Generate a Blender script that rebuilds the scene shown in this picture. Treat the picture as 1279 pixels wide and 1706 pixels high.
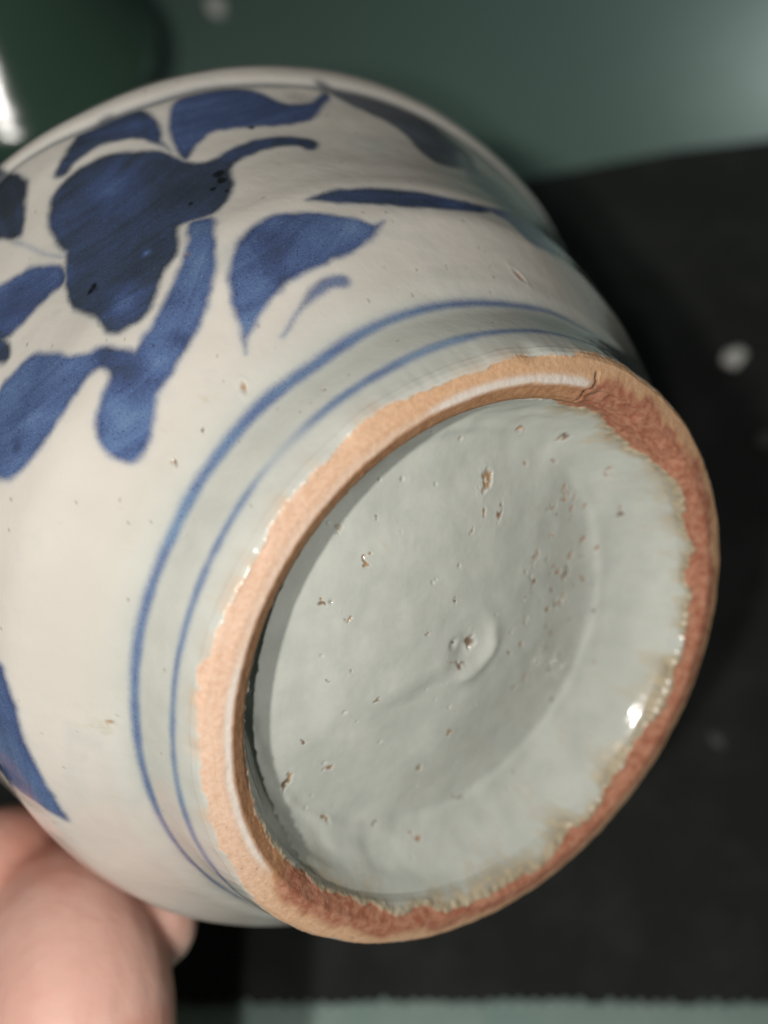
import bpy, math, random
import numpy as np
from mathutils import Matrix, Vector

scene = bpy.context.scene
for o in list(bpy.data.objects):
    bpy.data.objects.remove(o)
COL = scene.collection

# ------------------------------------------------------------------ camera
CAM_H = 0.24                       # metres above the counter
U = 0.036                          # foot radius of the jar in metres
cam_d = bpy.data.cameras.new('camera')
cam = bpy.data.objects.new('camera', cam_d)
COL.objects.link(cam)
cam.location = (0, 0, CAM_H)
cam.rotation_euler = (math.radians(30), 0, 0)
cam_d.sensor_fit = 'AUTO'
cam_d.sensor_width = 36.0
cam_d.lens = 35.87
cam_d.clip_start = 0.005
cam_d.clip_end = 50
cam_d.dof.use_dof = True
cam_d.dof.focus_distance = 2.98 * U
cam_d.dof.aperture_fstop = 11.0
scene.camera = cam
CAMM = Matrix.Translation((0, 0, CAM_H)) @ Matrix.Rotation(math.radians(30), 4, 'X')

# ------------------------------------------------------------------ ambient
world = bpy.data.worlds.new('World')
scene.world = world
world.use_nodes = True
bg = world.node_tree.nodes['Background']
bg.inputs['Color'].default_value = (0.80, 1.0, 0.92, 1)
bg.inputs['Strength'].default_value = 0.03

# ------------------------------------------------------------------ lamps (two shop lamps and one added spot)
def lamp(name, loc, target, size, power, col):
    d = bpy.data.lights.new(name, 'AREA')
    d.shape = 'DISK'; d.size = size; d.energy = power; d.color = col
    o = bpy.data.objects.new(name, d); COL.objects.link(o)
    o.location = loc
    o.rotation_euler = (Vector(target) - Vector(loc)).to_track_quat('-Z', 'Y').to_euler()
    return o
JC = CAMM @ Vector((0, 0, -3.5 * U))
lamp('counter_lamp', CAMM @ Vector((-0.056, -0.014, 0.094)), JC, 0.009, 0.34, (1.0, 0.95, 0.89))
lamp('counter_lamp', CAMM @ Vector((-0.018, -0.046, 0.110)), JC, 0.009, 0.25, (1.0, 0.955, 0.90))
sp = bpy.data.lights.new('counter_fill_spot', 'SPOT')  # added spot without a known source, brightens the back right of the counter
sp.energy = 6.8; sp.color = (0.86, 1.0, 0.95); sp.spot_size = math.radians(38); sp.spot_blend = 1.0; sp.shadow_soft_size = .03
spo = bpy.data.objects.new('counter_fill_spot', sp); COL.objects.link(spo)
spo.location = (0.55, 0.75, 0.5)
spo.rotation_euler = (Vector((.24, .46, 0)) - spo.location).to_track_quat('-Z', 'Y').to_euler()

vs = scene.view_settings
vs.view_transform = 'Standard'; vs.look = 'None'; vs.exposure = 0.0; vs.gamma = 1.0
vs.use_curve_mapping = False
scene.cycles.max_bounces = 8

# ------------------------------------------------------------------ helpers
def tag(o, label=None, cat=None, group=None, kind=None):
    if label: o['label'] = label
    if cat: o['category'] = cat
    if group: o['group'] = group
    if kind: o['kind'] = kind
    return o

def link(name, me, mat=None, parent=None, smooth=True):
    o = bpy.data.objects.new(name, me); COL.objects.link(o)
    if mat: me.materials.append(mat)
    if parent: o.parent = parent
    if smooth:
        me.polygons.foreach_set('use_smooth', np.ones(len(me.polygons), dtype=bool))
    return o

def mesh_np(name, co, faces):
    me = bpy.data.meshes.new(name)
    co = np.asarray(co, dtype=np.float32); faces = np.asarray(faces, dtype=np.int32)
    me.vertices.add(len(co)); me.vertices.foreach_set('co', co.ravel())
    k = faces.shape[1]
    me.loops.add(faces.size); me.loops.foreach_set('vertex_index', faces.ravel())
    me.polygons.add(len(faces))
    me.polygons.foreach_set('loop_start', np.arange(0, faces.size, k, dtype=np.int32))
    me.polygons.foreach_set('loop_total', np.full(len(faces), k, dtype=np.int32))
    me.update(calc_edges=True)
    return me

def attr(me, name, val):
    val = np.asarray(val, dtype=np.float32)
    if val.ndim == 1:
        a = me.attributes.new(name, 'FLOAT', 'POINT'); a.data.foreach_set('value', val)
    else:
        a = me.attributes.new(name, 'FLOAT_VECTOR', 'POINT'); a.data.foreach_set('vector', val.ravel())

def smooth01(a, b, x):
    t = np.clip((x - a) / (b - a), 0, 1); return t * t * (3 - 2 * t)

def _hash(i, j, k):
    h = (i * 374761393 + j * 668265263 + k * 2147483647 + 12345) & 0xffffffff
    h = ((h ^ (h >> 13)) * 1274126177) & 0xffffffff
    h = ((h ^ (h >> 16)) * 2246822519) & 0xffffffff
    return ((h ^ (h >> 15)) & 0xffff) / 32767.5 - 1.0

def noise(x, y, z):
    x, y, z = np.broadcast_arrays(x, y, z)
    xi, yi, zi = np.floor(x), np.floor(y), np.floor(z)
    fx, fy, fz = x - xi, y - yi, z - zi
    xi, yi, zi = (q.astype(np.int64) for q in (xi, yi, zi))
    fx, fy, fz = (q * q * q * (q * (q * 6 - 15) + 10) for q in (fx, fy, fz))
    r = 0
    for a in (0, 1):
        for b in (0, 1):
            for c in (0, 1):
                w = (fx if a else 1 - fx) * (fy if b else 1 - fy) * (fz if c else 1 - fz)
                r = r + w * _hash(xi + a, yi + b, zi + c)
    return r

def fbm(x, y, z, o=3):
    r = 0; a = 1
    for k in range(o):
        r = r + a * noise(x + 17.3 * k, y - 9.1 * k, z + 4.7 * k); a *= .5; x, y, z = x * 2.03, y * 2.03, z * 2.03
    return r

class NT:
    """small node-tree writer"""
    def __init__(s, name):
        s.m = bpy.data.materials.new(name); s.m.use_nodes = True
        s.t = s.m.node_tree; s.b = s.t.nodes['Principled BSDF']
    def n(s, typ, **kw):
        n = s.t.nodes.new(typ)
        for k, v in kw.items(): setattr(n, k, v)
        return n
    def put(s, sock, v):
        if hasattr(v, 'is_output'): s.t.links.new(v, sock)
        else:
            if isinstance(v, tuple) and len(v) == 3 and sock.type == 'RGBA': v = v + (1,)
            sock.default_value = v
    def math(s, op, a, b=0.0, c=None, clamp=False):
        n = s.n('ShaderNodeMath', operation=op, use_clamp=clamp)
        s.put(n.inputs[0], a); s.put(n.inputs[1], b)
        if c is not None: s.put(n.inputs[2], c)
        return n.outputs[0]
    def step(s, v, lo, hi, a=0.0, b=1.0):
        n = s.n('ShaderNodeMapRange', interpolation_type='SMOOTHSTEP')
        for i, q in enumerate((v, lo, hi, a, b)): s.put(n.inputs[i], q)
        return n.outputs[0]
    def mix(s, f, a, b, mode='MIX'):
        n = s.n('ShaderNodeMix', data_type='RGBA', blend_type=mode)
        s.put(n.inputs[0], f); s.put(n.inputs[6], a); s.put(n.inputs[7], b)
        return n.outputs[2]
    def attr(s, name, vec=False):
        n = s.n('ShaderNodeAttribute', attribute_name=name)
        return n.outputs['Vector'] if vec else n.outputs['Fac']
    def noise(s, scale, detail=3, rough=.5, vec=None, out='Fac', dist=0.0):
        n = s.n('ShaderNodeTexNoise')
        s.put(n.inputs['Scale'], scale); s.put(n.inputs['Detail'], detail)
        s.put(n.inputs['Roughness'], rough); s.put(n.inputs['Distortion'], dist)
        s.put(n.inputs['Vector'], vec if vec is not None else s.obj())
        return n.outputs[out]
    def obj(s):
        if not hasattr(s, '_o'): s._o = s.n('ShaderNodeTexCoord').outputs['Object']
        return s._o
    def scale(s, v, sc):
        n = s.n('ShaderNodeVectorMath', operation='MULTIPLY'); s.put(n.inputs[0], v); s.put(n.inputs[1], sc)
        return n.outputs[0]
    def bump(s, h, strength, dist, nrm=None):
        n = s.n('ShaderNodeBump'); s.put(n.inputs['Height'], h)
        n.inputs['Strength'].default_value = strength; n.inputs['Distance'].default_value = dist
        if nrm is not None: s.t.links.new(nrm, n.inputs['Normal'])
        return n.outputs[0]
    def set(s, **kw):
        for k, v in kw.items(): s.put(s.b.inputs[k.replace('_', ' ')], v)

def ground_from_view(x, y):
    """world point of the counter top under a sight line (x right, y up, at unit depth)"""
    d = CAMM.to_3x3() @ Vector((x, y, -1)); t = -CAM_H / d.z
    return Vector((0, 0, CAM_H)) + d * t
def px(x, y):
    return (x - 639.5) / 1700.0, -(y - 853.0) / 1700.0

# ================================================================== counter, mat, things lying about
m = NT('teal_glass_top')
v = m.noise(9, 2, .5)
m.set(Base_Color=m.mix(v, (.145, .23, .20), (.175, .27, .24)), Roughness=.42, Specular_IOR_Level=.6)
m.put(m.b.inputs['Normal'], m.bump(m.noise(40, 2), .08, .002))
M_TOP = m.m
def box(name, x0, x1, y0, y1, z0, z1, mat, parent=None):
    co = [(x, y, z) for z in (z0, z1) for y in (y0, y1) for x in (x0, x1)]
    f = [(0, 2, 3, 1), (4, 5, 7, 6), (0, 1, 5, 4), (2, 6, 7, 3), (0, 4, 6, 2), (1, 3, 7, 5)]
    return link(name, mesh_np(name, co, f), mat, parent, smooth=False)
counter = box('counter_top', -1.2, 1.2, -.5, 1.4, -.02, 0, M_TOP)
counter['kind'] = 'structure'

m = NT('black_felt')
v = m.noise(900, 3, .7); w = m.noise(45, 4, .65)
c = m.mix(v, (.014, .0155, .015), (.040, .043, .041))
m.set(Base_Color=m.mix(m.step(w, .42, .62), c, m.mix(.5, c, (.046, .049, .048))), Roughness=.95, Specular_IOR_Level=.12,
      Sheen_Weight=.08, Sheen_Roughness=.5)
m.put(m.b.inputs['Normal'], m.bump(m.noise(1400, 2), .6, .0006))
M_FELT = m.m

# mat outline on the counter: far edge slightly skew, near edge cut with pinking shears
far = [ground_from_view(*px(*p)) for p in ((-700, 640), (820, 320), (1120, 262), (1300, 240), (1600, 215))]
near_y = ground_from_view(*px(640, 1674)).y
out = [(p.x, p.y) for p in far]
xr = out[-1][0]; xl = out[0][0]
rng = random.Random(4)
n_t = int((xr - xl) / .0016)
for k in range(n_t + 1):
    x = xr + (xl - xr) * k / n_t
    out.append((x, near_y + (.0009 if k % 2 else -.0002) * rng.uniform(.2, 1.5) + .0002 * math.sin(x * 61) + .0001 * math.sin(x * 173 + 1) + rng.uniform(-.0002, .0002)))
m = NT('lit_counter_aqua')
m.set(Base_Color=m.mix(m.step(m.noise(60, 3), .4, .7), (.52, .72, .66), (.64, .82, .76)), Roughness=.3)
fs = box('lit_counter_strip', -.9, .9, -.2, near_y + .012, .0001, .0005, m.m)  # added slab, its paler colour carries the stronger light on the near counter
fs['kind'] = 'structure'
import bmesh
bm = bmesh.new()
fc = bm.faces.new([bm.verts.new((x, y, .0006)) for x, y in out])
r = bmesh.ops.extrude_face_region(bm, geom=[fc])
bmesh.ops.translate(bm, verts=[g for g in r['geom'] if isinstance(g, bmesh.types.BMVert)], vec=(0, 0, .0022))
bmesh.ops.triangulate(bm, faces=bm.faces[:])
bmesh.ops.recalc_face_normals(bm, faces=bm.faces[:])
me = bpy.data.meshes.new('felt_mat'); bm.to_mesh(me); bm.free()
mat_o = link('felt_mat', me, M_FELT, smooth=False)
tag(mat_o, 'black felt mat with a pinked zigzag edge lying on the teal counter', 'mat')
MAT_Z = .0028

# pale crumbs
m = NT('crumb_white')
m.set(Base_Color=m.mix(m.noise(400, 3), (.80, .80, .76), (.93, .92, .89)), Roughness=.35)
M_CR = m.m
m = NT('crumb_grey')
m.set(Base_Color=m.mix(m.noise(400, 3), (.05, .055, .055), (.16, .165, .16)), Roughness=.6)
M_CG = m.m
def crumb(x, y, size, z0, label, seed, flat=.7, mat=None):
    bm = bmesh.new(); bmesh.ops.create_icosphere(bm, subdivisions=3, radius=1)
    for q in bm.verts:
        c = q.co
        d = 1 + .28 * float(fbm(np.array(c.x * 1.3 + seed), np.array(c.y * 1.3), np.array(c.z * 1.3), 3))
        q.co = Vector((c.x * size * d * 1.15, c.y * size * d * .9, max(c.z * d, -.75) * size * flat))
    me = bpy.data.meshes.new('crumb'); bm.to_mesh(me); bm.free()
    o = link('crumb', me, mat or M_CR)
    g = ground_from_view(*px(x, y)); o.location = (g.x, g.y, z0 + size * flat * .72); o.rotation_euler.z = seed
    return tag(o, label, 'crumb', 'pale crumbs on the counter and mat')
crumb(1215, 610, .0032, MAT_Z, 'brightest white crumb on the black mat, right of the jar body', .7)
crumb(1187, 1240, .0017, MAT_Z, 'small grey white crumb on the black mat, right of the foot ring', 2.1, .45, M_CG)
crumb(1270, 742, .0022, MAT_Z, 'dim crumb at the right edge of the picture on the black mat', 3.9, .4, M_CG)
crumb(360, 18, .0040, 0, 'white crumb on the teal counter beside the green vessel', 5.2)

# dark green glazed vessel at the back left
def lathe(name, prof, n, mat, parent=None, wob=0.0):
    th = np.linspace(0, 2 * np.pi, n, endpoint=False)
    pr = np.array(prof)
    R, T = np.meshgrid(pr[:, 0], th, indexing='ij'); Z = np.repeat(pr[:, 1][:, None], n, 1)
    co = np.stack([R * np.cos(T), R * np.sin(T), Z], -1)
    if wob: co *= 1 + wob * noise(co[..., 0] * 30, co[..., 1] * 30, co[..., 2] * 30)[..., None]
    i = np.arange(len(pr) - 1)[:, None] * n; j = np.arange(n)[None]; k = (j + 1) % n
    f = np.stack([i + j, i + k, i + n + k, i + n + j], -1).reshape(-1, 4)
    return link(name, mesh_np(name, co.reshape(-1, 3), f), mat, parent)
def curve(pts, n):
    p = np.array(pts, float); q = np.vstack([2 * p[0] - p[1], p, 2 * p[-1] - p[-2]]); o = []
    for i in range(len(p) - 1):
        a, b, c, d = q[i:i + 4]
        for t in np.linspace(0, 1, n, endpoint=False):
            o.append(.5 * (2 * b + (c - a) * t + (2 * a - 5 * b + 4 * c - d) * t * t + (3 * b - a - 3 * c + d) * t ** 3))
    o.append(p[-1]); return np.array(o)
m = NT('dark_green_glaze')
m.set(Base_Color=m.mix(m.noise(25, 3), (.055, .115, .082), (.075, .145, .108)), Roughness=.16, Coat_Weight=.2, Coat_Roughness=.12)
M_GG = m.m
ves = bpy.data.objects.new('green_vessel', None); COL.objects.link(ves)
ves.location = (-0.1250, 0.2925, 0); ves.scale = (.72, .72, .72)
tag(ves, 'dark green glazed vessel out of focus behind the jar in the corner', 'vessel')
lathe('body', curve([(.001, .002), (.044, .002), (.049, .004), (.062, .018), (.071, .034), (.0705, .045), (.0635, .0545), (.056, .064), (.049, .0735), (.042, .083), (.038, .090)], 10), 96, M_GG, ves)
lathe('mouth_rim', curve([(.0382, .0897), (.036, .100), (.039, .110), (.036, .112), (.033, .103), (.034, .090), (.050, .066), (.060, .045)], 8), 96, M_GG, ves)

# ================================================================== the jar (local units: foot radius = 1, z = out of the base)
PAINT = {
    'petal_a': (0.7, [(2.3697, 1.3386), (2.3446, 1.3731), (2.304, 1.4248), (2.2598, 1.4646), (2.2137, 1.4735), (2.1745, 1.4557), (2.1463, 1.4232), (2.1268, 1.3751), (2.1207, 1.3179), (2.1268, 1.2551), (2.1378, 1.2122), (2.1342, 1.1552), (2.1509, 1.2122), (2.1707, 1.2543), (2.1901, 1.2877), (2.219, 1.3149), (2.2512, 1.331), (2.2881, 1.3327), (2.3195, 1.3301), (2.3451, 1.313), (2.3623, 1.318)]),
    'petal_b': (0.56, [(2.0966, 1.3118), (2.0771, 1.3578), (2.0532, 1.3843), (2.0159, 1.3918), (1.9738, 1.3895), (1.9296, 1.3781), (1.8944, 1.3454), (1.8664, 1.3113), (1.8408, 1.2663), (1.8165, 1.2446), (1.7707, 1.2467), (1.744, 1.2801), (1.7214, 1.3097), (1.7062, 1.3085), (1.7116, 1.274), (1.7421, 1.2263), (1.7648, 1.1796), (1.7989, 1.1377), (1.8587, 1.1291), (1.9117, 1.1373), (1.9461, 1.1468), (1.9931, 1.1621), (2.0329, 1.1663), (2.0634, 1.1466), (2.0847, 1.1229), (2.1043, 1.0956), (2.1212, 1.0882), (2.1269, 1.1294), (2.1228, 1.1835), (2.1122, 1.2503)]),
    'core': (0.8, [(2.4373, 1.2003), (2.4165, 1.2463), (2.39, 1.2834), (2.353, 1.2981), (2.3065, 1.2988), (2.2519, 1.2796), (2.1997, 1.231), (2.1455, 1.1664), (2.1308, 1.1158), (2.1145, 1.0707), (2.0859, 1.0416), (2.056, 1.0431), (2.0221, 1.0581), (1.9867, 1.0686), (1.9472, 1.0778), (1.8994, 1.073), (1.8589, 1.0563), (1.8241, 1.0333), (1.8136, 0.9996), (1.8345, 0.9594), (1.8556, 0.9652), (1.868, 0.9971), (1.9097, 1.0095), (1.9469, 1.0103), (1.9955, 0.9969), (2.0436, 0.9632), (2.0593, 0.8947), (2.0835, 0.8371), (2.1169, 0.7931), (2.1545, 0.7721), (2.1979, 0.7906), (2.2335, 0.7982), (2.2679, 0.7059), (2.3085, 0.6765), (2.3484, 0.6461), (2.3907, 0.6085), (2.4166, 0.599), (2.4478, 0.6061), (2.4746, 0.6204), (2.4968, 0.644), (2.4997, 0.6689), (2.4942, 0.7234), (2.5027, 0.7747), (2.5148, 0.8237), (2.5069, 0.8846), (2.4935, 0.9405), (2.4713, 0.9889), (2.4518, 1.0385), (2.4505, 1.0874), (2.4452, 1.1584)]),
    'big': (0.34, [(2.2095, 0.7922), (2.1594, 0.7582), (2.1795, 0.6891), (2.2061, 0.6245), (2.238, 0.5738), (2.2757, 0.5379), (2.314, 0.5083), (2.3513, 0.4881), (2.3902, 0.4766), (2.4275, 0.4642), (2.4779, 0.4543), (2.5185, 0.449), (2.548, 0.4429), (2.587, 0.4205), (2.6263, 0.4058), (2.6705, 0.3981), (2.6952, 0.4089), (2.7074, 0.4388), (2.7052, 0.4727), (2.6883, 0.4999), (2.6587, 0.5252), (2.6286, 0.5375), (2.5902, 0.5498), (2.5665, 0.5595), (2.5583, 0.5799), (2.5665, 0.597), (2.589, 0.6072), (2.6316, 0.6074), (2.6761, 0.6074), (2.7194, 0.6076), (2.7649, 0.6142), (2.81, 0.6317), (2.8524, 0.6579), (2.8766, 0.7005), (2.9006, 0.7791), (2.8721, 0.8785), (2.7962, 0.8931), (2.734, 0.9049), (2.696, 0.8858), (2.654, 0.8704), (2.6243, 0.8313), (2.6021, 0.7693), (2.5854, 0.7119), (2.5564, 0.6686), (2.5302, 0.6447), (2.508, 0.6113), (2.4905, 0.5628), (2.4856, 0.5529), (2.4625, 0.5584), (2.4394, 0.5648), (2.4106, 0.5729), (2.3637, 0.5968), (2.3117, 0.638), (2.2759, 0.6718), (2.238, 0.7227)]),
    'leaf_l': (0.48, [(2.6373, 1.2137), (2.5963, 1.1717), (2.5601, 1.1428), (2.5238, 1.116), (2.4939, 1.0672), (2.4717, 1.0188), (2.4728, 0.9724), (2.491, 0.9461), (2.5209, 0.9576), (2.5559, 0.9643), (2.5955, 0.9742), (2.6414, 0.9876), (2.6717, 1.0161), (2.7103, 1.075)]),
    'dot_l': (0.9, [(2.686, 1.0857), (2.6637, 1.0317), (2.66, 0.9859), (2.6675, 0.9542), (2.6861, 0.9421), (2.7024, 0.9593), (2.7236, 1.0167)]),
    'left_up': (0.95, [(2.4583, 1.81), (2.4399, 1.632), (2.4303, 1.5287), (2.4216, 1.4549), (2.4221, 1.3986), (2.4488, 1.3362), (2.4717, 1.2838), (2.5002, 1.2385), (2.5234, 1.2698), (2.5364, 1.3054), (2.5629, 1.3776)]),
    'leaf_r': (0.36, [(1.8216, 0.5351), (1.8531, 0.5286), (1.8877, 0.5571), (1.9214, 0.5812), (1.961, 0.61), (2.0045, 0.6343), (2.0476, 0.6506), (2.0894, 0.6486), (2.1309, 0.634), (2.1665, 0.6069), (2.2067, 0.5657), (2.2372, 0.5315), (2.2618, 0.4941), (2.2824, 0.4572), (2.2994, 0.4238), (2.3179, 0.3966), (2.3366, 0.3768), (2.3044, 0.3993), (2.265, 0.4149), (2.218, 0.4337), (2.1676, 0.4464), (2.1149, 0.4555), (2.064, 0.4571), (2.0136, 0.4581), (1.955, 0.4638), (1.9051, 0.4766), (1.8605, 0.5028)]),
    'tad': (0.3, [(2.0079, 0.3929), (2.0062, 0.4114), (2.0305, 0.424), (2.0652, 0.4275), (2.1005, 0.4215), (2.1357, 0.4036), (2.1651, 0.3899), (2.207, 0.3723), (2.2417, 0.3551), (2.2244, 0.3596), (2.1849, 0.3772), (2.1463, 0.3869), (2.1006, 0.3941), (2.062, 0.3945), (2.0358, 0.3882), (2.0207, 0.3852)]),
    'long': (0.66, [(1.959, 0.6709), (1.8965, 0.686), (1.8284, 0.6822), (1.7541, 0.6729), (1.6754, 0.668), (1.5898, 0.6574), (1.521, 0.6568), (1.4464, 0.6663), (1.3988, 0.6697), (1.5053, 0.6061), (1.6227, 0.5806), (1.7142, 0.5769), (1.7859, 0.594), (1.8653, 0.6163), (1.9295, 0.6455)]),
    'patch_r': (0.5, [(1.4499, 0.6675), (1.3578, 0.7169), (1.2361, 0.8198), (1.0606, 1.0138), (1.2033, 0.6145), (1.3283, 0.5377), (1.3889, 0.5503), (1.4063, 0.6106), (1.45, 0.6326)]),
    'brush_e': (0.5, [(1.3646, 1.1351), (1.308, 1.1016), (1.2152, 1.0388), (1.2163, 0.8112), (1.3137, 0.7643), (1.3723, 0.8233), (1.4048, 0.9262)]),
    'brush_r': (0.9, [(1.7225, 1.3827), (1.6534, 1.3522), (1.5662, 1.3345), (1.4675, 1.3107), (1.3932, 1.2714), (1.3159, 1.1826), (1.3439, 1.0547), (1.4569, 0.9578), (1.5117, 0.9608), (1.5367, 1.0261), (1.5431, 1.0965), (1.5773, 1.1619), (1.6378, 1.2185), (1.6889, 1.2832)]),
    'leaf_bl': (0.42, [(3.2466, 0.6848), (3.2447, 0.5783), (3.2759, 0.5601), (3.3419, 0.542), (3.409, 0.5369), (3.4828, 0.5287), (3.5533, 0.5184), (3.6246, 0.5111), (3.6812, 0.5148), (3.6573, 0.5465), (3.6357, 0.5928), (3.6291, 0.6551), (3.6214, 0.7488), (3.6177, 0.9817)]),
}
B1 = [(1.15, .262), (1.32, .2715), (1.421, .2777), (1.5785, .2666), (1.8816, .2692), (2.0076, .2662), (2.2368, .2542), (2.4017, .2625), (2.68, .2601), (2.81, .2538), (3.06, .2541), (3.2662, .2487), (3.4, .2483), (3.56, .2455), (3.75, .246), (4.1, .25)]
B2 = [(1.15, .105), (1.4579, .102), (1.5907, .1101), (1.7232, .1062), (1.996, .101), (2.1239, .0982), (2.2487, .1018), (2.5698, .1076), (2.8, .1034), (3.0172, .099), (3.2425, .0928), (3.4291, .0966), (3.7254, .101), (4.1, .1)]
RIM = [(1.2, 1.32), (1.7539, 1.36), (1.8593, 1.385), (1.9933, 1.42), (2.0989, 1.43), (2.25, 1.465), (2.3352, 1.52), (2.4285, 1.57), (3.0, 1.60)]
THIN = [(2.5202, 1.2564), (2.502, 1.1915), (2.483, 1.1038), (2.4556, 1.0287)]
GB = [(-.6, .06), (.1, .06), (.266, .0782), (.407, .0692), (.686, .055), (.839, .0685), (.926, .112), (1.089, .139), (1.308, .125), (1.442, .118), (1.633, .105), (1.9, .095), (2.4, .085), (3.4, .085), (3.781, .055), (3.983, .0626), (4.237, .0584), (4.432, .0497), (4.735, .030), (4.967, .030), (5.117, .032), (5.35, .040), (5.526, .040), (5.767, .083), (5.929, .0639), (6.146, .0511), (6.4, .065)]
OE = [(0, 1.0), (1.257, 1.01), (1.435, 1.005), (1.603, .998), (1.715, .995), (1.853, .986), (2.008, .986), (2.109, .988), (2.207, .998), (2.347, .993), (2.476, 1.0), (2.613, 1.0), (2.755, .993), (2.86, .995), (2.946, 1.004), (3.022, 1.0), (3.055, 1.006), (3.243, 1.008), (3.321, 1.002), (3.492, .999), (3.704, 1.003), (4.0, 1.006), (6.29, 1.0)]
PITS = [(-0.0573, 0.5623, 0.0269, 0.0615, -15), (0.0191, 0.454, 0.0154, 0.05, -10), (-0.4762, 0.3238, 0.0154, 0.0308, 0), (-0.5087, 0.1438, 0.0154, 0.0154, 0), (-0.5889, 0.1903, 0.0115, 0.0096, 0), (-0.4651, -0.0327, 0.0135, 0.0173, 0), (-0.5339, -0.0603, 0.0096, 0.0096, 0), (-0.0196, 0.0345, 0.0269, 0.0385, 0), (-0.2173, 0.0818, 0.0154, 0.0115, 0), (-0.0657, -0.0303, 0.0769, 0.0096, -25), (-0.3549, -0.1294, 0.0096, 0.0096, 0), (-0.1093, -0.4325, 0.0269, 0.0192, 0), (-0.4552, -0.3791, 0.0192, 0.0154, 0), (-0.5989, -0.4089, 0.0173, 0.0481, -15), (-0.4322, -0.5669, 0.0308, 0.0154, 0), (0.0495, 0.7309, 0.0173, 0.0173, 0), (0.2213, 0.7089, 0.0423, 0.0173, 35), (0.2316, 0.6287, 0.0192, 0.0173, 0), (0.312, 0.5377, 0.0115, 0.0173, 0), (0.3707, 0.5068, 0.0154, 0.0308, -10), (0.4313, 0.4645, 0.0115, 0.0192, 0), (0.4053, 0.2247, 0.0173, 0.0538, -12), (0.4035, 0.1355, 0.0173, 0.0462, -12), (0.223, 0.2099, 0.0135, 0.0346, -12), (0.3303, 0.0499, 0.0308, 0.0135, 0), (0.3611, 0.7351, 0.0154, 0.0077, 0), (-0.4521, 0.445, 0.0096, 0.0096, 0), (-0.1277, 0.1833, 0.0077, 0.0077, 0), (0.137, -0.6136, 0.0423, 0.0154, -15), (0.3672, -0.5429, 0.0154, 0.0154, 0), (-0.0518, 0.464, 0.0077, 0.0192, 0), (-0.0485, -0.7102, 0.0385, 0.0096, -5), (-0.2227, -0.6407, 0.0192, 0.0115, 0), (-0.0971, 0.4046, 0.0115, 0.0154, 0), (-0.5682, 0.4089, 0.0135, 0.0135, 0), (-0.5705, -0.2683, 0.0115, 0.0077, 0), (0.1621, -0.0272, 0.0135, 0.0135, 0), (-0.0282, -0.2974, 0.0096, 0.0173, 0), (0.5956, 0.0792, 0.0154, 0.0154, 0)]
SPOTS = [(2.2809, 1.1418, 0.081, -0.35), (2.2098, 1.076, 0.067, -0.1), (2.321, 0.7907, 0.017, -0.8), (2.4254, 0.6896, 0.048, -0.35), (2.4237, 0.9214, 0.077, 0.12), (2.1736, 0.9546, 0.077, 0.1), (2.5341, 0.5385, 0.067, 0.5), (2.5344, 0.6149, 0.038, 0.3), (2.6173, 0.4858, 0.042, -0.3), (2.6615, 0.4206, 0.038, 0.08), (2.4778, 0.4895, 0.035, -0.25), (2.4075, 0.4941, 0.029, 0.3), (2.3535, 0.5807, 0.038, 0.25), (2.2449, 0.6127, 0.048, -0.2), (2.6757, 0.753, 0.077, 0.12), (2.7415, 0.7019, 0.048, -0.22), (2.8009, 0.6959, 0.019, 0.4), (2.0745, 0.5345, 0.062, 0.2), (2.1983, 0.4789, 0.048, -0.1), (1.9065, 0.5257, 0.048, -0.2), (2.2852, 0.422, 0.027, -0.3), (1.9397, 1.2523, 0.077, -0.12), (2.0267, 1.3047, 0.038, -0.1), (2.1598, 1.3437, 0.038, -0.25), (2.2909, 1.3991, 0.042, 0.2), (1.768, 0.6412, 0.115, 0.1), (1.577, 0.6076, 0.077, -0.2), (2.4733, 1.3773, 0.058, 0.15)]
OPITS = [(2.4003, .3225, 7, 13, 35), (2.5448, .3239, 6, 5, 0), (2.6439, .3326, 6, 9, 30), (2.2722, .1639, 5, 5, 0), (3.3397, .3188, 6, 13, -15), (1.4873, .3811, 8, 20, -35), (2.2601, .672, 6, 6, 0), (2.0979, 1.1176, 5, 6, 0)]
BLK = [(2.0741, .9608, .035), (2.0811, .9181, .03), (2.1123, .8925, .016), (2.0908, .8553, .014), (2.4501, .8369, .024), (2.4597, .8344, .02), (2.1748, .8729, .014), (1.9397, 1.1433, .018)]

# pose of the jar as it is held in front of the camera
n_ = Vector((.52377, -.31100, .79306)); e1_ = Vector((.83444, 0, -.55110)); e2_ = Vector((.17139, .95041, .25951))
c0_ = Vector((.35827, -.48972, -3.21852)) * U
ROT = Matrix((e1_, e2_, n_)).transposed().to_4x4()
jar = bpy.data.objects.new('porcelain_jar', None); COL.objects.link(jar)
jar.matrix_world = CAMM @ Matrix.Translation(c0_) @ ROT @ Matrix.Scale(U, 4)
tag(jar, 'blue and white porcelain jar tilted to show its unglazed brown foot ring', 'jar')

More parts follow.
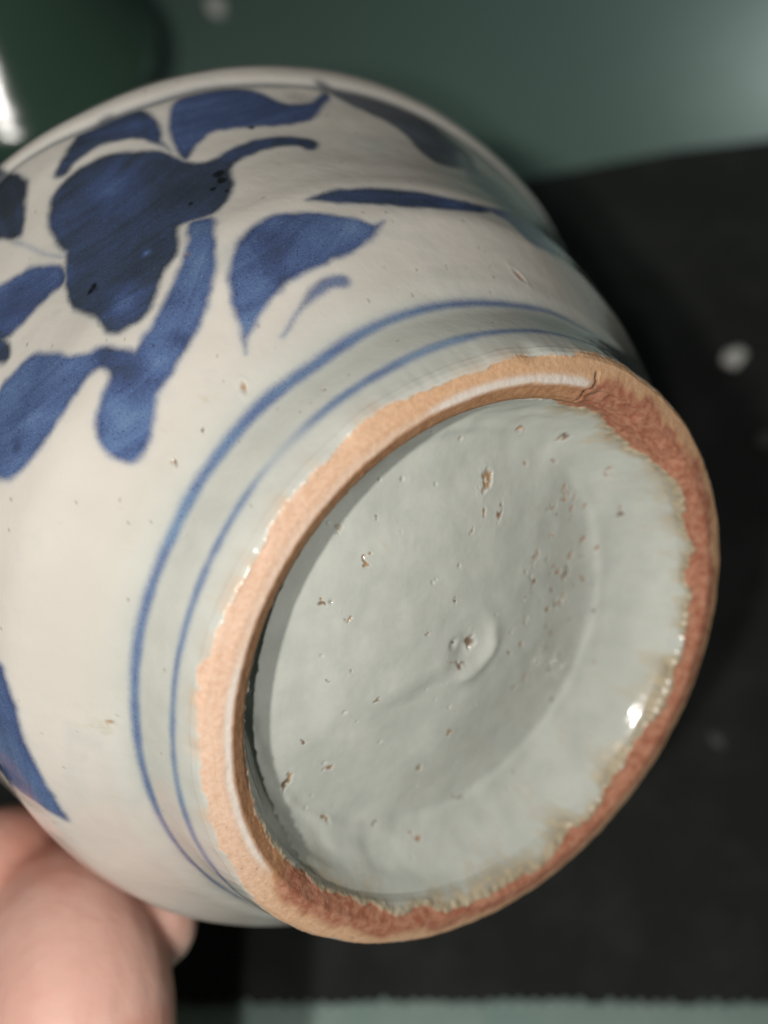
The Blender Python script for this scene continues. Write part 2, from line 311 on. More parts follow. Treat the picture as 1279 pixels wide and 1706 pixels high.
hk = np.array([0, .1, .2585, .4, .55, .7, .85, 1.0, 1.15, 1.3, 1.4, 1.5, 1.6, 1.70, 1.80, 1.90, 2.0, 2.08, 2.14, 2.25, 2.38, 2.45])
rk = np.array([1, 1.047, 1.092, 1.202, 1.331, 1.399, 1.436, 1.479, 1.534, 1.596, 1.637, 1.663, 1.674, 1.664, 1.615, 1.52, 1.38, 1.24, 1.16, 1.13, 1.15, 1.18])
def gs(a, k):
    w = np.exp(-np.linspace(-2, 2, 2 * k + 1) ** 2); w /= w.sum()
    return np.convolve(np.pad(a, k, mode='edge'), w, 'valid')
hd = np.linspace(0, 2.45, 1226)
rd = np.interp(hd, hk, rk); rs_ = gs(rd, 36); ww = smooth01(.0, .12, hd) ; rd = rd * (1 - ww) + rs_ * ww
lh = np.array([0, .25, .6, 1.0, 1.5, 2.2, 2.45])
lx = gs(np.interp(hd, lh, [0, 0, -.0372, -.0156, .0412, .05, .05]), 60)
ly = gs(np.interp(hd, lh, [0, 0, .0035, .0506, .1345, .16, .16]), 60)

# rows of the profile: (r, z, zone, s); zone 0 inside, 1 body, 2 foot, 3 recess ; s = arc length from the apex of the foot
rows = []
for t in np.linspace(0, 1, 16):                                   # inside of the pot
    h = .36 + (2.43 - .36) * t
    rows.append((max(.02, (np.interp(h, hd, rd) - .09) * min(1, (t / .12)) if t < .12 else np.interp(h, hd, rd) - .09), -h, 0, 0))
rows.append((1.12, -2.47, 0, 0)); rows.append((1.16, -2.475, 0, 0))
for h in np.concatenate([np.linspace(2.45, 1.72, 34, endpoint=False), np.linspace(1.72, .03, 270)]):
    rows.append((np.interp(h, hd, rd), -h, 1, 0))
fp = np.array([(np.interp(.03, hd, rd), -.03), (1.003, -.008), (.992, .004), (.95, .019), (.918, .024), (.908, .0215), (.870, -.006), (.859, -.020), (.852, -.056)])
fl = np.concatenate([[0], np.cumsum(np.hypot(*np.diff(fp, axis=0).T))]); s_apex = fl[4]
for q in np.linspace(0, fl[-1], 74)[1:]:
    rows.append((np.interp(q, fl, fp[:, 0]), np.interp(q, fl, fp[:, 1]), 2, q - s_apex))
rp = curve([(.852, -.056), (.80, -.130), (.752, -.176), (.70, -.206), (.645, -.212), (.54, -.196), (.4, -.165), (.2, -.138), (.004, -.130)], 24)
rl = np.concatenate([[0], np.cumsum(np.hypot(*np.diff(rp, axis=0).T))])
s0 = fl[-1] - s_apex
for q in np.concatenate([np.linspace(0, .30, 66), np.linspace(.30, rl[-1], 150)[1:]])[1:]:
    rows.append((np.interp(q, rl, rp[:, 0]), np.interp(q, rl, rp[:, 1]), 3, q + s0))
rows = np.array(rows); NR = len(rows); NTH = 1200
TH = np.linspace(0, 2 * np.pi, NTH, endpoint=False)
R = rows[:, 0][:, None] + 0 * TH; Z = rows[:, 1][:, None] + 0 * TH
S = rows[:, 3][:, None] + 0 * TH; ZONE = rows[:, 2]; T = TH[None] + 0 * R
ct, st = np.cos(T), np.sin(T)
HH = np.clip(-Z, 0, 2.45)
on_body = (ZONE == 1)[:, None] | (ZONE == 0)[:, None]
LX = np.where(on_body, np.interp(HH, hd, lx), 0); LY = np.where(on_body, np.interp(HH, hd, ly), 0)
dr = np.gradient(rows[:, 0]); dz = np.gradient(rows[:, 1]); ln = np.hypot(dr, dz) + 1e-9
NRr = (dz / ln)[:, None] + 0 * T; NRz = (-dr / ln)[:, None] + 0 * T      # outward normal
bx, by = R * ct, R * st
rsh = np.where((ZONE == 3)[:, None], smooth01(.852, .70, R), 0)                 # the hollow was cut a little off centre
bx = bx - .092 * rsh; by = by + .034 * rsh
Z = Z + rsh * .045 * (.5 - .5 * ct) * smooth01(0, .5, R)
is2 = (ZONE == 2)[:, None]; is3 = (ZONE == 3)[:, None]; is1 = (ZONE == 1)[:, None]

def per(tab, th):
    a = np.array(tab); return np.interp(th, a[:, 0], a[:, 1])
gb = per(GB, T) + .016 * fbm(ct * 9, st * 9, 0 * T, 3) + .006 * noise(ct * 60, st * 60, 0 * T + 3)
oe = per(OE, T) + .006 * fbm(ct * 12, st * 12, 0 * T + 5, 3)

# ---- unglazed clay: signed distance, + inside
zouter = np.where(is1 | is2, (oe - R) + np.where(Z < -.03, (-.03 - Z) * -1.0, 0), -1)
ung = np.where(is3 | (is2 & (S > 0)), gb - S, np.where(is2 | is1, zouter, -1))
ung = ung + .004 * fbm(bx * 40, by * 40, Z * 40, 2)
ung = np.where((ZONE == 0)[:, None] | (is1 & (Z < -.12)), -.2, ung)
right = smooth01(1.62, 1.30, np.where(T > 4.6, 0, T)) * (T < 3) + smooth01(3.80, 3.95, T)
inner = np.where(is2 | is3, smooth01(-.004 - .016 * right, .010 + .016 * right, S + .045 * right * (1 + .5 * fbm(ct * 10, st * 10, 0 * T + 6, 3)) + .004 * noise(ct * 40, st * 40, 0 * T)), 0)
red = inner * (.25 + .75 * right)
white = np.exp(-((S + .007 - .004 * noise(ct * 15, st * 15, 0 * T)) / .0105) ** 2) * (is2 | is3) * np.clip(
    smooth01(1.44, 1.50, T) * smooth01(2.12, 2.0, T) * 1.6 + smooth01(2.95, 3.15, T) * smooth01(3.85, 3.7, T) * 1.1
    + .35 * smooth01(2.0, 2.1, T) * smooth01(3.2, 3.0, T), 0, 1.3)
wide = smooth01(1.46, 1.50, T) * smooth01(2.10, 1.98, T)
white = np.maximum(white, np.exp(-((S + .012) / .012) ** 2) * is2 * wide)
stain = np.where(is3 | is2, np.exp(-np.clip(S - gb, 0, 9) / (.060 + .05 * np.clip(fbm(ct * 7, st * 7, 0 * T + 8, 2), -1, 1))) * (S > gb - .02), 0)
stain = stain * np.clip(right + .5 * smooth01(3.3, 3.7, T) + .15, 0, 1)
so = np.where(is1 | is2, np.exp(-np.clip(-ung, 0, 9) / .018) * (Z > -.12) * (S <= 0), 0) * np.clip(.25 + 1.1 * fbm(ct * 14, st * 14, 0 * T + 2, 2), 0, 1)
stain_o = so

# ---- painted decoration: signed distance in (arc, meridian) space, + inside, and how heavy the wash is
def catmull(p, n=4):
    p = np.array(p); q = np.vstack([p[-1:], p, p[:2]]); o = []
    for i in range(len(p)):
        a, b, c, d = q[i:i + 4]
        for t in np.linspace(0, 1, n, endpoint=False):
            o.append(.5 * (2 * b + (c - a) * t + (2 * a - 5 * b + 4 * c - d) * t * t + (3 * b - a - 3 * c + d) * t ** 3))
    return np.array(o)
b_rows = np.where((ZONE == 1) & (rows[:, 1] > -2.0))[0]; cols = np.arange(NTH)
tg = TH[cols][None] + 0 * b_rows[:, None]; hg = -rows[b_rows, 1][:, None] + 0 * tg
# metric: u = theta * local mean radius, v = meridian length
hm = np.linspace(0, 2.1, 500); mer = np.concatenate([[0], np.cumsum(np.hypot(np.diff(hm), np.diff(np.interp(hm, hd, rd))))])
vg = np.interp(hg, hm, mer)
def poly_sdf(pts):
    p = catmull(pts, 4); rm = np.interp(p[:, 1].mean(), hd, rd)
    P = np.stack([p[:, 0] * rm, np.interp(p[:, 1], hm, mer)], 1)
    u0, u1 = P[:, 0].min() - .12, P[:, 0].max() + .12; v0, v1 = P[:, 1].min() - .12, P[:, 1].max() + .12
    cm = np.where((tg[0] * rm > u0) & (tg[0] * rm < u1))[0]; rmk = np.where((vg[:, 0] > v0) & (vg[:, 0] < v1))[0]
    if len(cm) == 0 or len(rmk) == 0: return None
    x = (tg * rm)[np.ix_(rmk, cm)]; y = vg[np.ix_(rmk, cm)]
    x = x + .004 * noise(x * 30, y * 30, 0 * x); y = y + .004 * noise(x * 30, y * 30, 0 * x + 7)
    best = np.full(x.shape, 9.0); ins = np.zeros(x.shape, bool)
    A = P; Bq = np.roll(P, -1, 0)
    for (ax, ay), (cx, cy) in zip(A, Bq):
        ex, ey = cx - ax, cy - ay; l2 = ex * ex + ey * ey + 1e-12
        t = np.clip(((x - ax) * ex + (y - ay) * ey) / l2, 0, 1)
        best = np.minimum(best, (x - ax - t * ex) ** 2 + (y - ay - t * ey) ** 2)
        if ay != cy:
            ins ^= ((ay > y) != (cy > y)) & (x < ex * (y - ay) / ey + ax)
    d = np.sqrt(best); return rmk, cm, np.where(ins, d, -d)
alph = np.zeros(tg.shape); paint = np.full(tg.shape, -.15); tone = np.zeros(tg.shape); wsum = np.zeros(tg.shape) + 1e-6
BRU = np.zeros(tg.shape + (3,))
def add(rmk, cm, d, tn, al=1.0, br=None):
    ix = np.ix_(rmk, cm)
    w = smooth01(-.05, .01, d); tone[ix] += w * w * tn; alph[ix] += w * w * al; wsum[ix] += w * w
    own = d > paint[ix]
    if br is not None:
        for q_ in range(3): BRU[..., q_][ix] = np.where(own, br[q_], BRU[..., q_][ix])
    paint[ix] = np.maximum(paint[ix], d)
def stroke(pts, rmk, cm):
    """coordinates across and along the brush stroke that filled a shape"""
    p = np.array(pts); P = np.stack([p[:, 0] * 1.5, np.interp(p[:, 1], hm, mer)], 1); c = P.mean(0)
    ev, ax = np.linalg.eigh(np.cov((P - c).T)); lo, sh = ax[:, 1], ax[:, 0]
    x = (tg * 1.5)[np.ix_(rmk, cm)] - c[0]; y = vg[np.ix_(rmk, cm)] - c[1]
    a = x * lo[0] + y * lo[1]; w = x * sh[0] + y * sh[1] + .9 * a * a
    return (w, a, np.full(w.shape, c[0] * 7.0))
for k, (tn, pts) in PAINT.items():
    q = poly_sdf(pts)
    if q: add(*q, tn, br=stroke(pts, *q[:2]), al={'patch_r': .75, 'brush_e': .4, 'brush_r': .85, 'tad': .85}.get(k, 1.0))
for k in ('core', 'big', 'petal_a', 'petal_b', 'leaf_r', 'long', 'tad'):      # the same spray again on the far side of the pot
    q = poly_sdf([(a + 3.0, b) for a, b in PAINT[k][1]])
    if q: add(*q, PAINT[k][0], br=stroke([(a + 3.0, b) for a, b in PAINT[k][1]], *q[:2]))
allr, allc = np.arange(len(b_rows)), np.arange(len(cols))
wv = noise(tg * 6, 0 * tg, 0 * tg + 11)
line1 = (.0155 + .006 * noise(tg * 2.2, 0 * tg + 1, 0 * tg) + .002 * noise(tg * 25, hg * 20, 0 * tg)) - np.abs(hg - np.interp(tg, *np.array(B1).T)) * 1.04
line1 -= .013 * smooth01(1.75, 1.2, tg) * smooth01(.2, .8, tg)
line2 = (.0125 + .003 * noise(tg * 2.7, 0 * tg + 4, 0 * tg) + .002 * noise(tg * 25, hg * 20, 0 * tg)) - np.abs(hg - np.interp(tg, *np.array(B2).T)) * 1.08
fade2 = 1 - .72 * np.exp(-((tg - 2.47) / .10) ** 2)
rim_shade = .011 + .004 * noise(tg * 5, 0 * tg + 2, 0 * tg) - np.abs(hg - np.interp(tg, *np.array(RIM).T)) * 1.0  # shading under the shoulder band, put into the colour as a dark line
add(allr, allc, line1, .17, .95); add(allr, allc, line2, .12, .92); add(allr, allc, rim_shade, .75, .7)
tt_ = np.array(THIN)[::-1]
line4 = .004 - np.abs((tg - np.interp(hg, tt_[:, 1], tt_[:, 0])) * 1.6); line4 = np.where((hg > 1.03) & (hg < 1.26), line4, -.1)
add(allr, allc, line4, .2, .5)
tone = tone / wsum; alph = np.clip(alph / wsum, 0, 1)
black = np.zeros(tg.shape)
for (a, b, c) in BLK:
    d2 = ((tg - a) * 1.5) ** 2 + ((hg - b) * 1.1) ** 2
    black = np.maximum(black, np.exp(-d2 / (c * .62) ** 2 * (1 + .7 * noise(tg * 60, hg * 60, 0 * tg))))
thin = alph; thin = thin * np.where(np.abs(hg - .1) < .05, fade2, 1)
# soft lights inside the wash (pooled and thin places of the brush)
spot = np.zeros(tg.shape)
for (a, b, c, d) in SPOTS:
    spot += .75 * d * np.exp(-(((tg - a) * 1.5) ** 2 + ((hg - b) * 1.15) ** 2) / c ** 2)
tone = tone + spot
pale = np.exp(-((tg - 1.78) * 1.6 / .05) ** 2 - ((hg - 1.30) / .03) ** 2) + np.exp(-((tg - 3.66) * 1.5 / .03) ** 2 - ((hg - .72) / .12) ** 2)
PA_, TO_, BL_, TN_, PL_ = (np.full(R.shape, v) for v in (-.15, 0., 0., 1., 0.))
ix = np.ix_(b_rows, cols)
PA_[ix] = paint; TO_[ix] = tone; BL_[ix] = black; TN_[ix] = thin; PL_[ix] = pale

# ---- pits in the glaze
pit = np.zeros(R.shape); pitd = np.zeros(R.shape)
rec = np.where(ZONE == 3)[0]
gx, gy = bx[rec], by[rec]
jx = gx + .013 * fbm(gx * 55, gy * 55, 0 * gx, 2); jy = gy + .013 * fbm(gx * 55, gy * 55, 0 * gx + 4, 2)
pr_, pd_ = np.zeros(gx.shape), np.zeros(gx.shape)
rp_ = random.Random(21)
for k in range(60):                                               # loose cluster of small pits
    PITS.append((rp_.gauss(.36, .12), rp_.gauss(.28, .24), rp_.uniform(.007, .018), rp_.uniform(.009, .032), rp_.uniform(-35, 10)))
for (x, y, w, h, an) in PITS:
    a = math.radians(an); dx, dy = jx - x, jy - y
    u = dx * math.cos(a) + dy * math.sin(a); q = -dx * math.sin(a) + dy * math.cos(a)
    w, h = max(w * .58, .007), max(h * .58, .007)
    e = np.sqrt((u / w) ** 2 + (q / h) ** 2)
    pr_ = np.maximum(pr_, smooth01(1.15, .55, e)); pd_ = pd_ + smooth01(1.5, .3, e) * min(w, h) * .5 - .06 * min(w, h) * np.exp(-((e - 1.5) / .4) ** 2)
rng = np.random.RandomState(11)
for k in range(55):                                               # pinpricks
    a, q = rng.uniform(0, 6.283), .8 * math.sqrt(rng.uniform(.01, 1)); x, y, w = q * math.cos(a), q * math.sin(a), rng.uniform(.003, .007)
    e = np.hypot(gx - x, gy - y) / w
    pd_ = pd_ + smooth01(1.6, .2, e) * w * .6; pr_ = np.maximum(pr_, .5 * smooth01(1.0, .4, e) * (k % 3 == 0))
pit[rec] = pr_; pitd[rec] = pd_
pb, pdb = np.zeros(tg.shape), np.zeros(tg.shape)
for (a, b, w, h, an) in OPITS:
    w, h = w / 800, h / 800; an = math.radians(an)
    rr_ = np.interp(b, hd, rd); dx = (tg - a) * rr_; dy = (hg - b) * 1.2
    dx, dy = dx + .003 * noise(dx * 150, dy * 150, 0 * dx), dy + .003 * noise(dx * 150, dy * 150, 0 * dx + 3)
    u = dx * math.cos(an) + dy * math.sin(an); q = -dx * math.sin(an) + dy * math.cos(an)
    e = np.sqrt((u / w) ** 2 + (q / h) ** 2)
    pb = np.maximum(pb, smooth01(1.1, .5, e)); pdb = pdb + smooth01(1.3, .3, e) * .0035 - .0014 * np.exp(-((e - 1.7) / .4) ** 2)
speck = np.zeros(tg.shape)
for k in range(260):
    a, b, w = rng.uniform(1.1, 3.9), rng.uniform(.05, 1.5), rng.uniform(.003, .0065)
    cm = np.where(np.abs(tg[0] - a) < .02)[0]; rk_ = np.where(np.abs(hg[:, 0] - b) < .03)[0]
    if len(cm) and len(rk_):
        iy = np.ix_(rk_, cm); e = np.hypot((tg[iy] - a) * 1.4, (hg[iy] - b) * 1.1) / w
        speck[iy] = np.maximum(speck[iy], rng.uniform(.25, .8) * smooth01(1.3, .2, e))
pit[ix] = np.maximum(pit[ix], pb); pitd[ix] = np.maximum(pitd[ix], 0) + pdb
BRA = np.zeros(R.shape + (3,)); BRA[b_rows[0]:b_rows[-1] + 1] = BRU
SPK = np.zeros(R.shape); SPK[ix] = speck

# ---- relief
D = np.zeros(R.shape)
bodyw = np.where(is1, 1.0, 0.0) * smooth01(.02, .15, HH)
D += bodyw * (.006 * fbm(bx * 1.6, by * 1.6, Z * 1.6, 2) + .0008 * np.sin(HH * 38 + 1.5 * noise(ct * 2, st * 2, Z * 2)) * smooth01(.35, .6, HH) + .0007 * fbm(bx * 9, by * 9, Z * 9, 2))
D += np.where(is1, .005 * (smooth01(.29, .36, HH + .012 * noise(ct * 3, st * 3, 0 * T)) - 1) * smooth01(.0, .1, HH), 0)   # turned step above the foot
D += np.where(is1, -.014 * np.exp(-((HH - np.interp(T, *np.array(RIM).T)) / .025) ** 2) + .012 * np.exp(-((HH - np.interp(T, *np.array(RIM).T) - .085) / .06) ** 2), 0)
clay = smooth01(-.004, .008, ung)
D += clay * (0.0007 * fbm(bx * 28, by * 28, Z * 28, 3) + .0005 * fbm(bx * 85, by * 85, Z * 85, 2)) * np.where(is1, .3, 1)
D += np.where((is2 | is3), clay * inner * right * .0018 * fbm(ct * 16, st * 16, S * 30, 3), 0)
D -= np.where(is2 | is1, .0015 * clay, 0)                           # glaze stands proud of the clay
D += np.where(is1 | (is2 & (S < 0)), .1, 1.0) * np.exp(-((ung + .012) / .010) ** 2) * (.002 + .004 * fbm(ct * 45, st * 45, 0 * T, 2)) * ((is2 | is3) | (Z > -.1))
# chipped stretch of the foot
chip = smooth01(.62, .95, T) * smooth01(1.47, 1.40, T + .02 * noise(S * 50, 0 * T, 0 * T))
D -= chip * np.where(is2 | is3, np.exp(-((S - .035) / .05) ** 2), 0) * (.016 + .005 * fbm(ct * 14, st * 14, S * 25, 3))
crk = np.exp(-((T - 1.445 - .22 * S - .25 * np.clip(S, 0, 1) + .015 * noise(S * 60, 0 * T, 0 * T + 9)) / .006) ** 2) * smooth01(-.055, -.04, S) * smooth01(.085, .06, S) * (is2 | is3)
D -= .012 * crk
for a, rr_, wd, dp in ((1.70, 1.0, .05, .012), (3.05, 1.01, .03, .008), (2.36, .995, .035, .008), (3.30, 1.0, .02, .006), (2.72, .995, .025, .007)):
    D -= dp * np.exp(-((T - a) / wd) ** 2 - ((R - rr_) / .018) ** 2) * (is1 | is2) * (Z > -.1) * (S <= 0)
# hollow base: swirl left by the tool, soft waves
q = np.hypot(bx + .045, by - .02)
fw = np.where(is3, smooth01(.80, .60, R), 0)
ang = np.arctan2(by - .02, bx + .045)
D += fw * (.015 * np.exp(-((q - .115 - .012 * np.sin(ang)) / .03) ** 2) * (.45 + .55 * np.cos(ang + .6)) * (1 + .5 * fbm(bx * 9, by * 9, 0 * T, 2)) - .016 * np.exp(-(q / .045) ** 2) + .006 * np.exp(-(q / .2) ** 2))
ridge_d = (by + .09) * .93 - (bx + .22) * .37 + .02 * noise(bx * 8, by * 8, 0 * T)
D += fw * .016 * smooth01(-.06, .04, ridge_d) * np.exp(-((bx + .20) / .2) ** 2) * np.exp(-np.clip(ridge_d, 0, 9) / .25)
D += fw * (.008 * fbm(bx * 3.2, by * 3.2, 0 * T, 3) + .0006 * fbm(bx * 18, by * 18, 0 * T, 3))
D += np.where(is3, smooth01(.86, .80, R) * smooth01(.60, .72, R), 0) * .006 * fbm(ct * 5, st * 5, S * 8, 2)
D += np.where(is3, .006 * np.exp(-((R - .70) / .02) ** 2), 0) * .6
D -= pitd
fade = np.where(is3, smooth01(.0, .03, R), 1)
D *= fade

X = bx + D * NRr * ct + LX; Y = by + D * NRr * st + LY; ZZ = Z + D * NRz
X += np.where(is1 | is2, (oe - 1) * .5 * ct * np.exp(-((R - 1) / .04) ** 2) * (Z > -.1), 0)
Y += np.where(is1 | is2, (oe - 1) * .5 * st * np.exp(-((R - 1) / .04) ** 2) * (Z > -.1), 0)
CO = np.stack([X, Y, ZZ], -1)
RING = np.stack([ct, st, S + HH], -1)

# ---- ceramic material
m = NT('blue_white_ceramic')
ob = m.obj(); ring = m.attr('ring', True)
paint_s = m.attr('paint'); tone_s = m.attr('tone'); ung_s = m.attr('unglazed'); red_s = m.attr('red')
white_s = m.attr('white'); stain_s = m.attr('stain'); staino_s = m.attr('stain_outer'); pit_s = m.attr('pit'); blk_s = m.attr('black')
thin_s = m.attr('thin'); pale_s = m.attr('pale'); spk_s = m.attr('speck'); inner_s = m.attr('inner')
nbig = m.noise(1.6, 3, .55); nmid = m.noise(7, 4, .6); nfin = m.noise(70, 3, .65); ngr = m.noise(220, 2, .7)
# glaze
gl = m.mix(m.step(nbig, .35, .68), (.58, .55, .50), (.645, .615, .565))
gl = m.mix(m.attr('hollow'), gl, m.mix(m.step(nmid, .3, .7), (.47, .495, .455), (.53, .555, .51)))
gl = m.mix(m.step(nmid, .58, .80, 0, .35), gl, (.55, .57, .52))
gl = m.mix(m.step(m.noise(3.1, 3, .6), .56, .74, 0, .5), gl, (.47, .49, .47))
gl = m.mix(m.step(ngr, .64, .78, 0, .25), gl, (.48, .44, .38))
gl = m.mix(m.math('MULTIPLY', m.step(nfin, .70, .80), .30), gl, (.30, .25, .2))
gl = m.mix(m.math('MULTIPLY', staino_s, .7), gl, (.60, .42, .28))
fuzz = m.noise(1.0, 3, .7, vec=m.scale(ring, (34, 34, 12)))
fz = m.step(m.math('ADD', stain_s, m.math('ADD', m.math('MULTIPLY_ADD', fuzz, 1.1, -.55), m.math('MULTIPLY_ADD', nmid, .9, -.45))), .12, .80)
gl = m.mix(m.math('MULTIPLY', fz, .85, clamp=True), gl, m.mix(m.step(fuzz, .35, .65), (.24, .18, .10), (.47, .39, .26)))
gl = m.mix(spk_s, gl, (.16, .12, .09))
# cobalt wash
edge_n = m.math('MULTIPLY_ADD', nfin, .007, m.math('MULTIPLY_ADD', ngr, .006, -.0065))
pd = m.math('ADD', paint_s, edge_n)
msk = m.math('MULTIPLY', m.step(pd, -.015, .017), thin_s, clamp=True)
halo = m.step(pd, -.03, .004, 0, .22)
stk = m.noise(1.0, 4, .62, vec=m.scale(m.attr('brush', True), (20, 2.4, 1)), dist=.6)
dens = m.math('ADD', tone_s, m.math('MULTIPLY_ADD', stk, .62, -.31))
dens = m.math('ADD', dens, m.math('MULTIPLY_ADD', m.noise(3.2, 3, .6, dist=.6), .75, -.375))
dens = m.math('ADD', dens, m.math('MULTIPLY_ADD', ngr, .55, -.27))
dens = m.math('ADD', dens, m.step(pd, .03, 0, 0, .12))
flk = m.noise(130, 2, .7)
dens = m.math('ADD', dens, m.step(flk, .60, .70, 0, .35))
dens = m.math('SUBTRACT', dens, m.step(flk, .38, .30, 0, .25))
rmp = m.n('ShaderNodeValToRGB'); m.put(rmp.inputs[0], dens)
cr = rmp.color_ramp
cr.elements[0].position = 0.0; cr.elements[0].color = (.155, .250, .385, 1)
cr.elements[1].position = 1.0; cr.elements[1].color = (.034, .042, .058, 1)
for p, c in ((.30, (.092, .145, .290)), (.58, (.054, .080, .178)), (.82, (.042, .058, .094))):
    e = cr.elements.new(p); e.color = c + (1,)
col = m.mix(halo, gl, (.36, .43, .47))
col = m.mix(msk, col, rmp.outputs[0])
col = m.mix(m.step(blk_s, .12, .85, 0, .9), col, (.006, .007, .007))
# clay
cl = m.mix(m.step(nfin, .3, .72), (.70, .505, .385), (.61, .40, .28))
cl = m.mix(m.step(nmid, .45, .75, 0, .5), cl, (.70, .53, .41))
cl = m.mix(m.step(ngr, .62, .74, 0, .6), cl, (.78, .62, .48))
cl = m.mix(m.step(ngr, .36, .28, 0, .45), cl, (.30, .16, .09))
cl = m.mix(m.math('MULTIPLY', m.attr('warm'), .75), cl, m.mix(m.step(nfin, .3, .72), (.60, .37, .20), (.53, .30, .15)))
trn = m.noise(1.0, 2, .6, vec=m.scale(ring, (3, 3, 170)))
cl = m.mix(m.step(trn, .55, .75, 0, .4), cl, (.50, .32, .21))
cl = m.mix(m.step(m.noise(48, 3, .7), .66, .74, 0, .7), cl, (.25, .17, .12))
rn = m.noise(1.0, 4, .65, vec=m.scale(ring, (30, 30, 34)))
rd_c = m.mix(m.step(rn, .32, .66), (.31, .115, .068), (.45, .225, .145))
rd_c = m.mix(m.step(rn, .66, .78, 0, .6), rd_c, (.60, .40, .25))
br_c = m.mix(m.step(rn, .3, .7), (.38, .19, .095), (.52, .29, .16))
cl = m.mix(inner_s, cl, m.mix(m.step(red_s, .3, .9), br_c, rd_c))
cl = m.mix(m.math('MULTIPLY', white_s, m.step(nfin, .25, .5, .5, 1), clamp=True), cl, (.66, .60, .54))
cl = m.mix(m.attr('crack'), cl, (.05, .03, .02))
ug = m.step(m.math('ADD', ung_s, m.math('MULTIPLY_ADD', nfin, .012, -.006)), -.003, .005)
col = m.mix(ug, col, cl)
pitc = m.mix(nfin, (.27, .14, .06), (.46, .29, .16))
col = m.mix(m.math('MULTIPLY', pit_s, m.step(m.noise(9, 2, .5), .30, .55, .4, .95)), col, m.mix(m.step(m.noise(13, 1), .4, .6), pitc, (.16, .10, .06)))
rough = m.math('MULTIPLY_ADD', ug, .52, m.math('MULTIPLY_ADD', nmid, .07, .06))
rough = m.math('ADD', rough, m.math('MULTIPLY', pit_s, .25), clamp=True)
rough = m.math('ADD', rough, m.math('MULTIPLY', fz, .15), clamp=True)
rough = m.math('ADD', rough, m.math('MULTIPLY', m.step(ung_s, -.05, -.005), m.math('MULTIPLY_ADD', m.attr('hollow'), -.3, .35)), clamp=True)
m.set(Base_Color=col, Roughness=rough, IOR=1.5)
m.put(m.b.inputs['Specular IOR Level'], m.math('MULTIPLY_ADD', ug, -.38, .5))
m.put(m.b.inputs['Subsurface Weight'], m.math('MULTIPLY_ADD', ug, -.08, .08))
m.b.inputs['Subsurface Radius'].default_value = (.0012, .0009, .0007); m.b.inputs['Subsurface Scale'].default_value = 1.0
spkl = m.math('MULTIPLY', m.noise(160, 1, .5), pale_s)
h1 = m.math('MULTIPLY', m.math('ADD', nfin, m.math('MULTIPLY', ngr, .7)), m.math('MULTIPLY_ADD', ug, .95, .05))
m.put(m.b.inputs['Normal'], m.bump(h1, .28, .00035, m.bump(spkl, .8, .0006, m.bump(m.noise(26, 2, .5), .06, .0008))))
M_CER = m.m

def jar_part(name, r0, r1, cap=False):
    sub = CO[r0:r1 + 1]; n = r1 - r0 + 1
    i = np.arange(n - 1)[:, None] * NTH; j = np.arange(NTH)[None]; k = (j + 1) % NTH
    f = np.stack([i + j, i + NTH + j, i + NTH + k, i + k], -1).reshape(-1, 4)
    me = mesh_np(name, sub.reshape(-1, 3), f)
    sl = slice(r0, r1 + 1)
    for nm, a in (('paint', PA_), ('tone', TO_), ('unglazed', ung), ('red', red), ('white', white), ('stain', stain), ('stain_outer', stain_o),
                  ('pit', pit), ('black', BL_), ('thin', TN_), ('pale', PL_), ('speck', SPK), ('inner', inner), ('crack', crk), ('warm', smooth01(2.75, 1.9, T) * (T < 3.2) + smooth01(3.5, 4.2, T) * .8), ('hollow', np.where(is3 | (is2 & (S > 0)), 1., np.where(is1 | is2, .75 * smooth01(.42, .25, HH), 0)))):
        attr(me, nm, (a[sl] + np.zeros((n, NTH))).ravel())
    attr(me, 'ring', RING[sl].reshape(-1, 3)); attr(me, 'brush', BRA[sl].reshape(-1, 3))
    return link(name, me, M_CER, jar)
r_foot = int(np.where(ZONE == 2)[0][0]) - 1; r_rec = int(np.where(ZONE == 3)[0][0]) - 1
jar_part('body', 0, r_foot)
jar_part('foot_ring', r_foot, r_rec)['label'] = 'rough unglazed brown foot ring'
jar_part('recessed_base', r_rec, NR - 1)['label'] = 'pitted grey glazed hollow base'

# ================================================================== the hand under the jar
def cp(x, y, d):
    """point on a sight line at a depth in centimetres, camera space -> world"""
    a, b = px(x, y); return CAMM @ Vector((a * d * .01, b * d * .01, -d * .01))
def tube(bm, pts, n=20):
    """tapered round limb through (point, radius) pairs with domed ends"""
    P = curve([tuple(p) + (r,) for p, r in pts], 8)
    P = list(P)
    ring_prev = None
    d0 = Vector(P[1][:3]) - Vector(P[0][:3]); ref = Vector((0.3, .9, .2)).cross(d0).normalized()
    seq = []
    for q in (.25, .6, .88): 
        seq.append((Vector(P[0][:3]) - d0.normalized() * P[0][3] * math.cos(math.asin(q)), P[0][3] * q))
    seq += [(Vector(p[:3]), p[3]) for p in P]
    d1 = (Vector(P[-1][:3]) - Vector(P[-2][:3])).normalized()
    for q in (.88, .6, .25):
        seq.append((Vector(P[-1][:3]) + d1 * P[-1][3] * math.cos(math.asin(q)), P[-1][3] * q))
    rings = []
    for i, (c, r) in enumerate(seq):
        t = (seq[min(i + 1, len(seq) - 1)][0] - seq[max(i - 1, 0)][0]).normalized()
        a = (ref - t * ref.dot(t)).normalized(); b = t.cross(a); ref = a
        rings.append([bm.verts.new(c + (a * math.cos(k * 2 * math.pi / n) + b * math.sin(k * 2 * math.pi / n)) * r) for k in range(n)])
    for A, B in zip(rings, rings[1:]):
        for k in range(n):
            bm.faces.new((A[k], A[(k + 1) % n], B[(k + 1) % n], B[k]))
    bm.faces.new(rings[0][::-1]); bm.faces.new(rings[-1])
cm = .01
bm = bmesh.new()
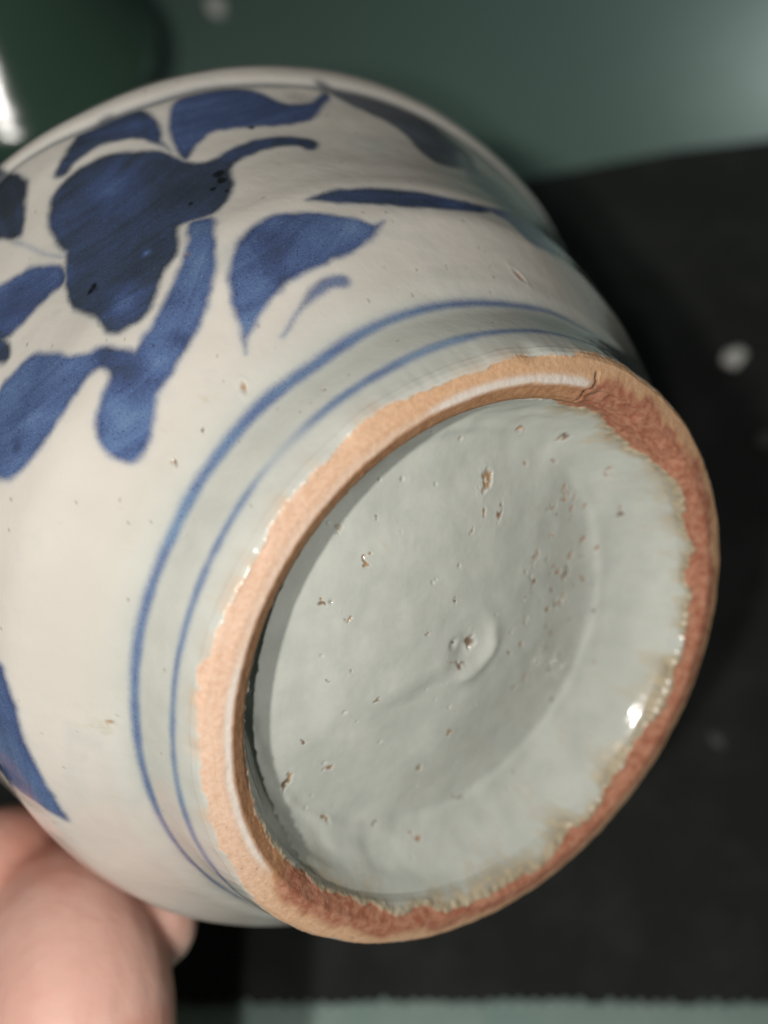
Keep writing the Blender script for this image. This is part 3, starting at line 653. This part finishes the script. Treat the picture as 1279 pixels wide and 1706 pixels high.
HAND = [
    # (x, y sight line, depth cm, radius cm) along each limb
    [(60, 2500, 13.6, 1.9), (105, 2050, 12.9, 1.42), (122, 1780, 13.0, 1.30), (122, 1650, 13.5, 1.30), (108, 1560, 14.4, 1.20), (60, 1490, 16.2, 1.0)],   # thumb
    [(-330, 2250, 16.8, 1.5), (-210, 1800, 16.0, 1.2), (-120, 1580, 14.6, 1.0), (-40, 1470, 14.9, .95), (70, 1425, 16.2, .85)],                          # index finger
    [(-420, 2250, 18.0, 1.5), (-330, 1850, 17.6, 1.1), (-120, 1660, 16.6, .95), (110, 1580, 15.2, .85), (252, 1540, 14.5, .66)],                           # middle finger
    [(-560, 2150, 18.8, 1.3), (-620, 1750, 19.4, 1.0), (-500, 1520, 19.4, .9), (-330, 1440, 18.8, .72)],                                                # ring finger
    [(-660, 2050, 19.4, 1.1), (-760, 1700, 20.0, .8), (-680, 1480, 20.0, .7), (-540, 1400, 19.6, .58)],                                                # little finger
    [(-150, 2500, 16.0, 2.4), (-300, 2300, 16.8, 1.8), (-480, 2200, 18.4, 1.6), (-640, 2080, 19.2, 1.2)],                                               # palm
    [(-100, 3000, 17.0, 2.6), (-120, 2550, 15.6, 2.3), (-95, 2200, 13.4, 1.75), (-55, 1925, 12.5, 1.42)],                                               # wrist and ball of the thumb
]

for limb in HAND:
    tube(bm, [(cp(x, y, d), r * cm) for x, y, d, r in limb])
bmesh.ops.recalc_face_normals(bm, faces=bm.faces[:])
me = bpy.data.meshes.new('hand'); bm.to_mesh(me); bm.free()
m = NT('skin')
c = m.mix(m.step(m.noise(60, 3, .6), .35, .7), (.74, .44, .365), (.82, .52, .44))
c = m.mix(m.step(m.noise(45, 3, .6), .46, .7, 0, .75), c, (.70, .31, .23))
m.set(Base_Color=c, Roughness=.5, Subsurface_Weight=.4, Subsurface_Scale=1.0)
m.b.inputs['Subsurface Radius'].default_value = (.006, .0022, .0012)
cr_ = m.n('ShaderNodeTexVoronoi'); cr_.inputs['Scale'].default_value = 900; m.put(cr_.inputs['Vector'], m.obj())
m.put(m.b.inputs['Normal'], m.bump(cr_.outputs['Distance'], .10, .0003, m.bump(m.noise(1.0, 3, .6, vec=m.scale(m.obj(), (60, 60, 200))), .3, .0012)))
hand = link('hand', me, m.m)
tag(hand, 'bare hand holding the jar from below at the lower left', 'hand')
rm = hand.modifiers.new('union', 'REMESH'); rm.mode = 'VOXEL'; rm.voxel_size = .0009; rm.use_smooth_shade = True
sm = hand.modifiers.new('soften', 'SMOOTH'); sm.factor = .5; sm.iterations = 5
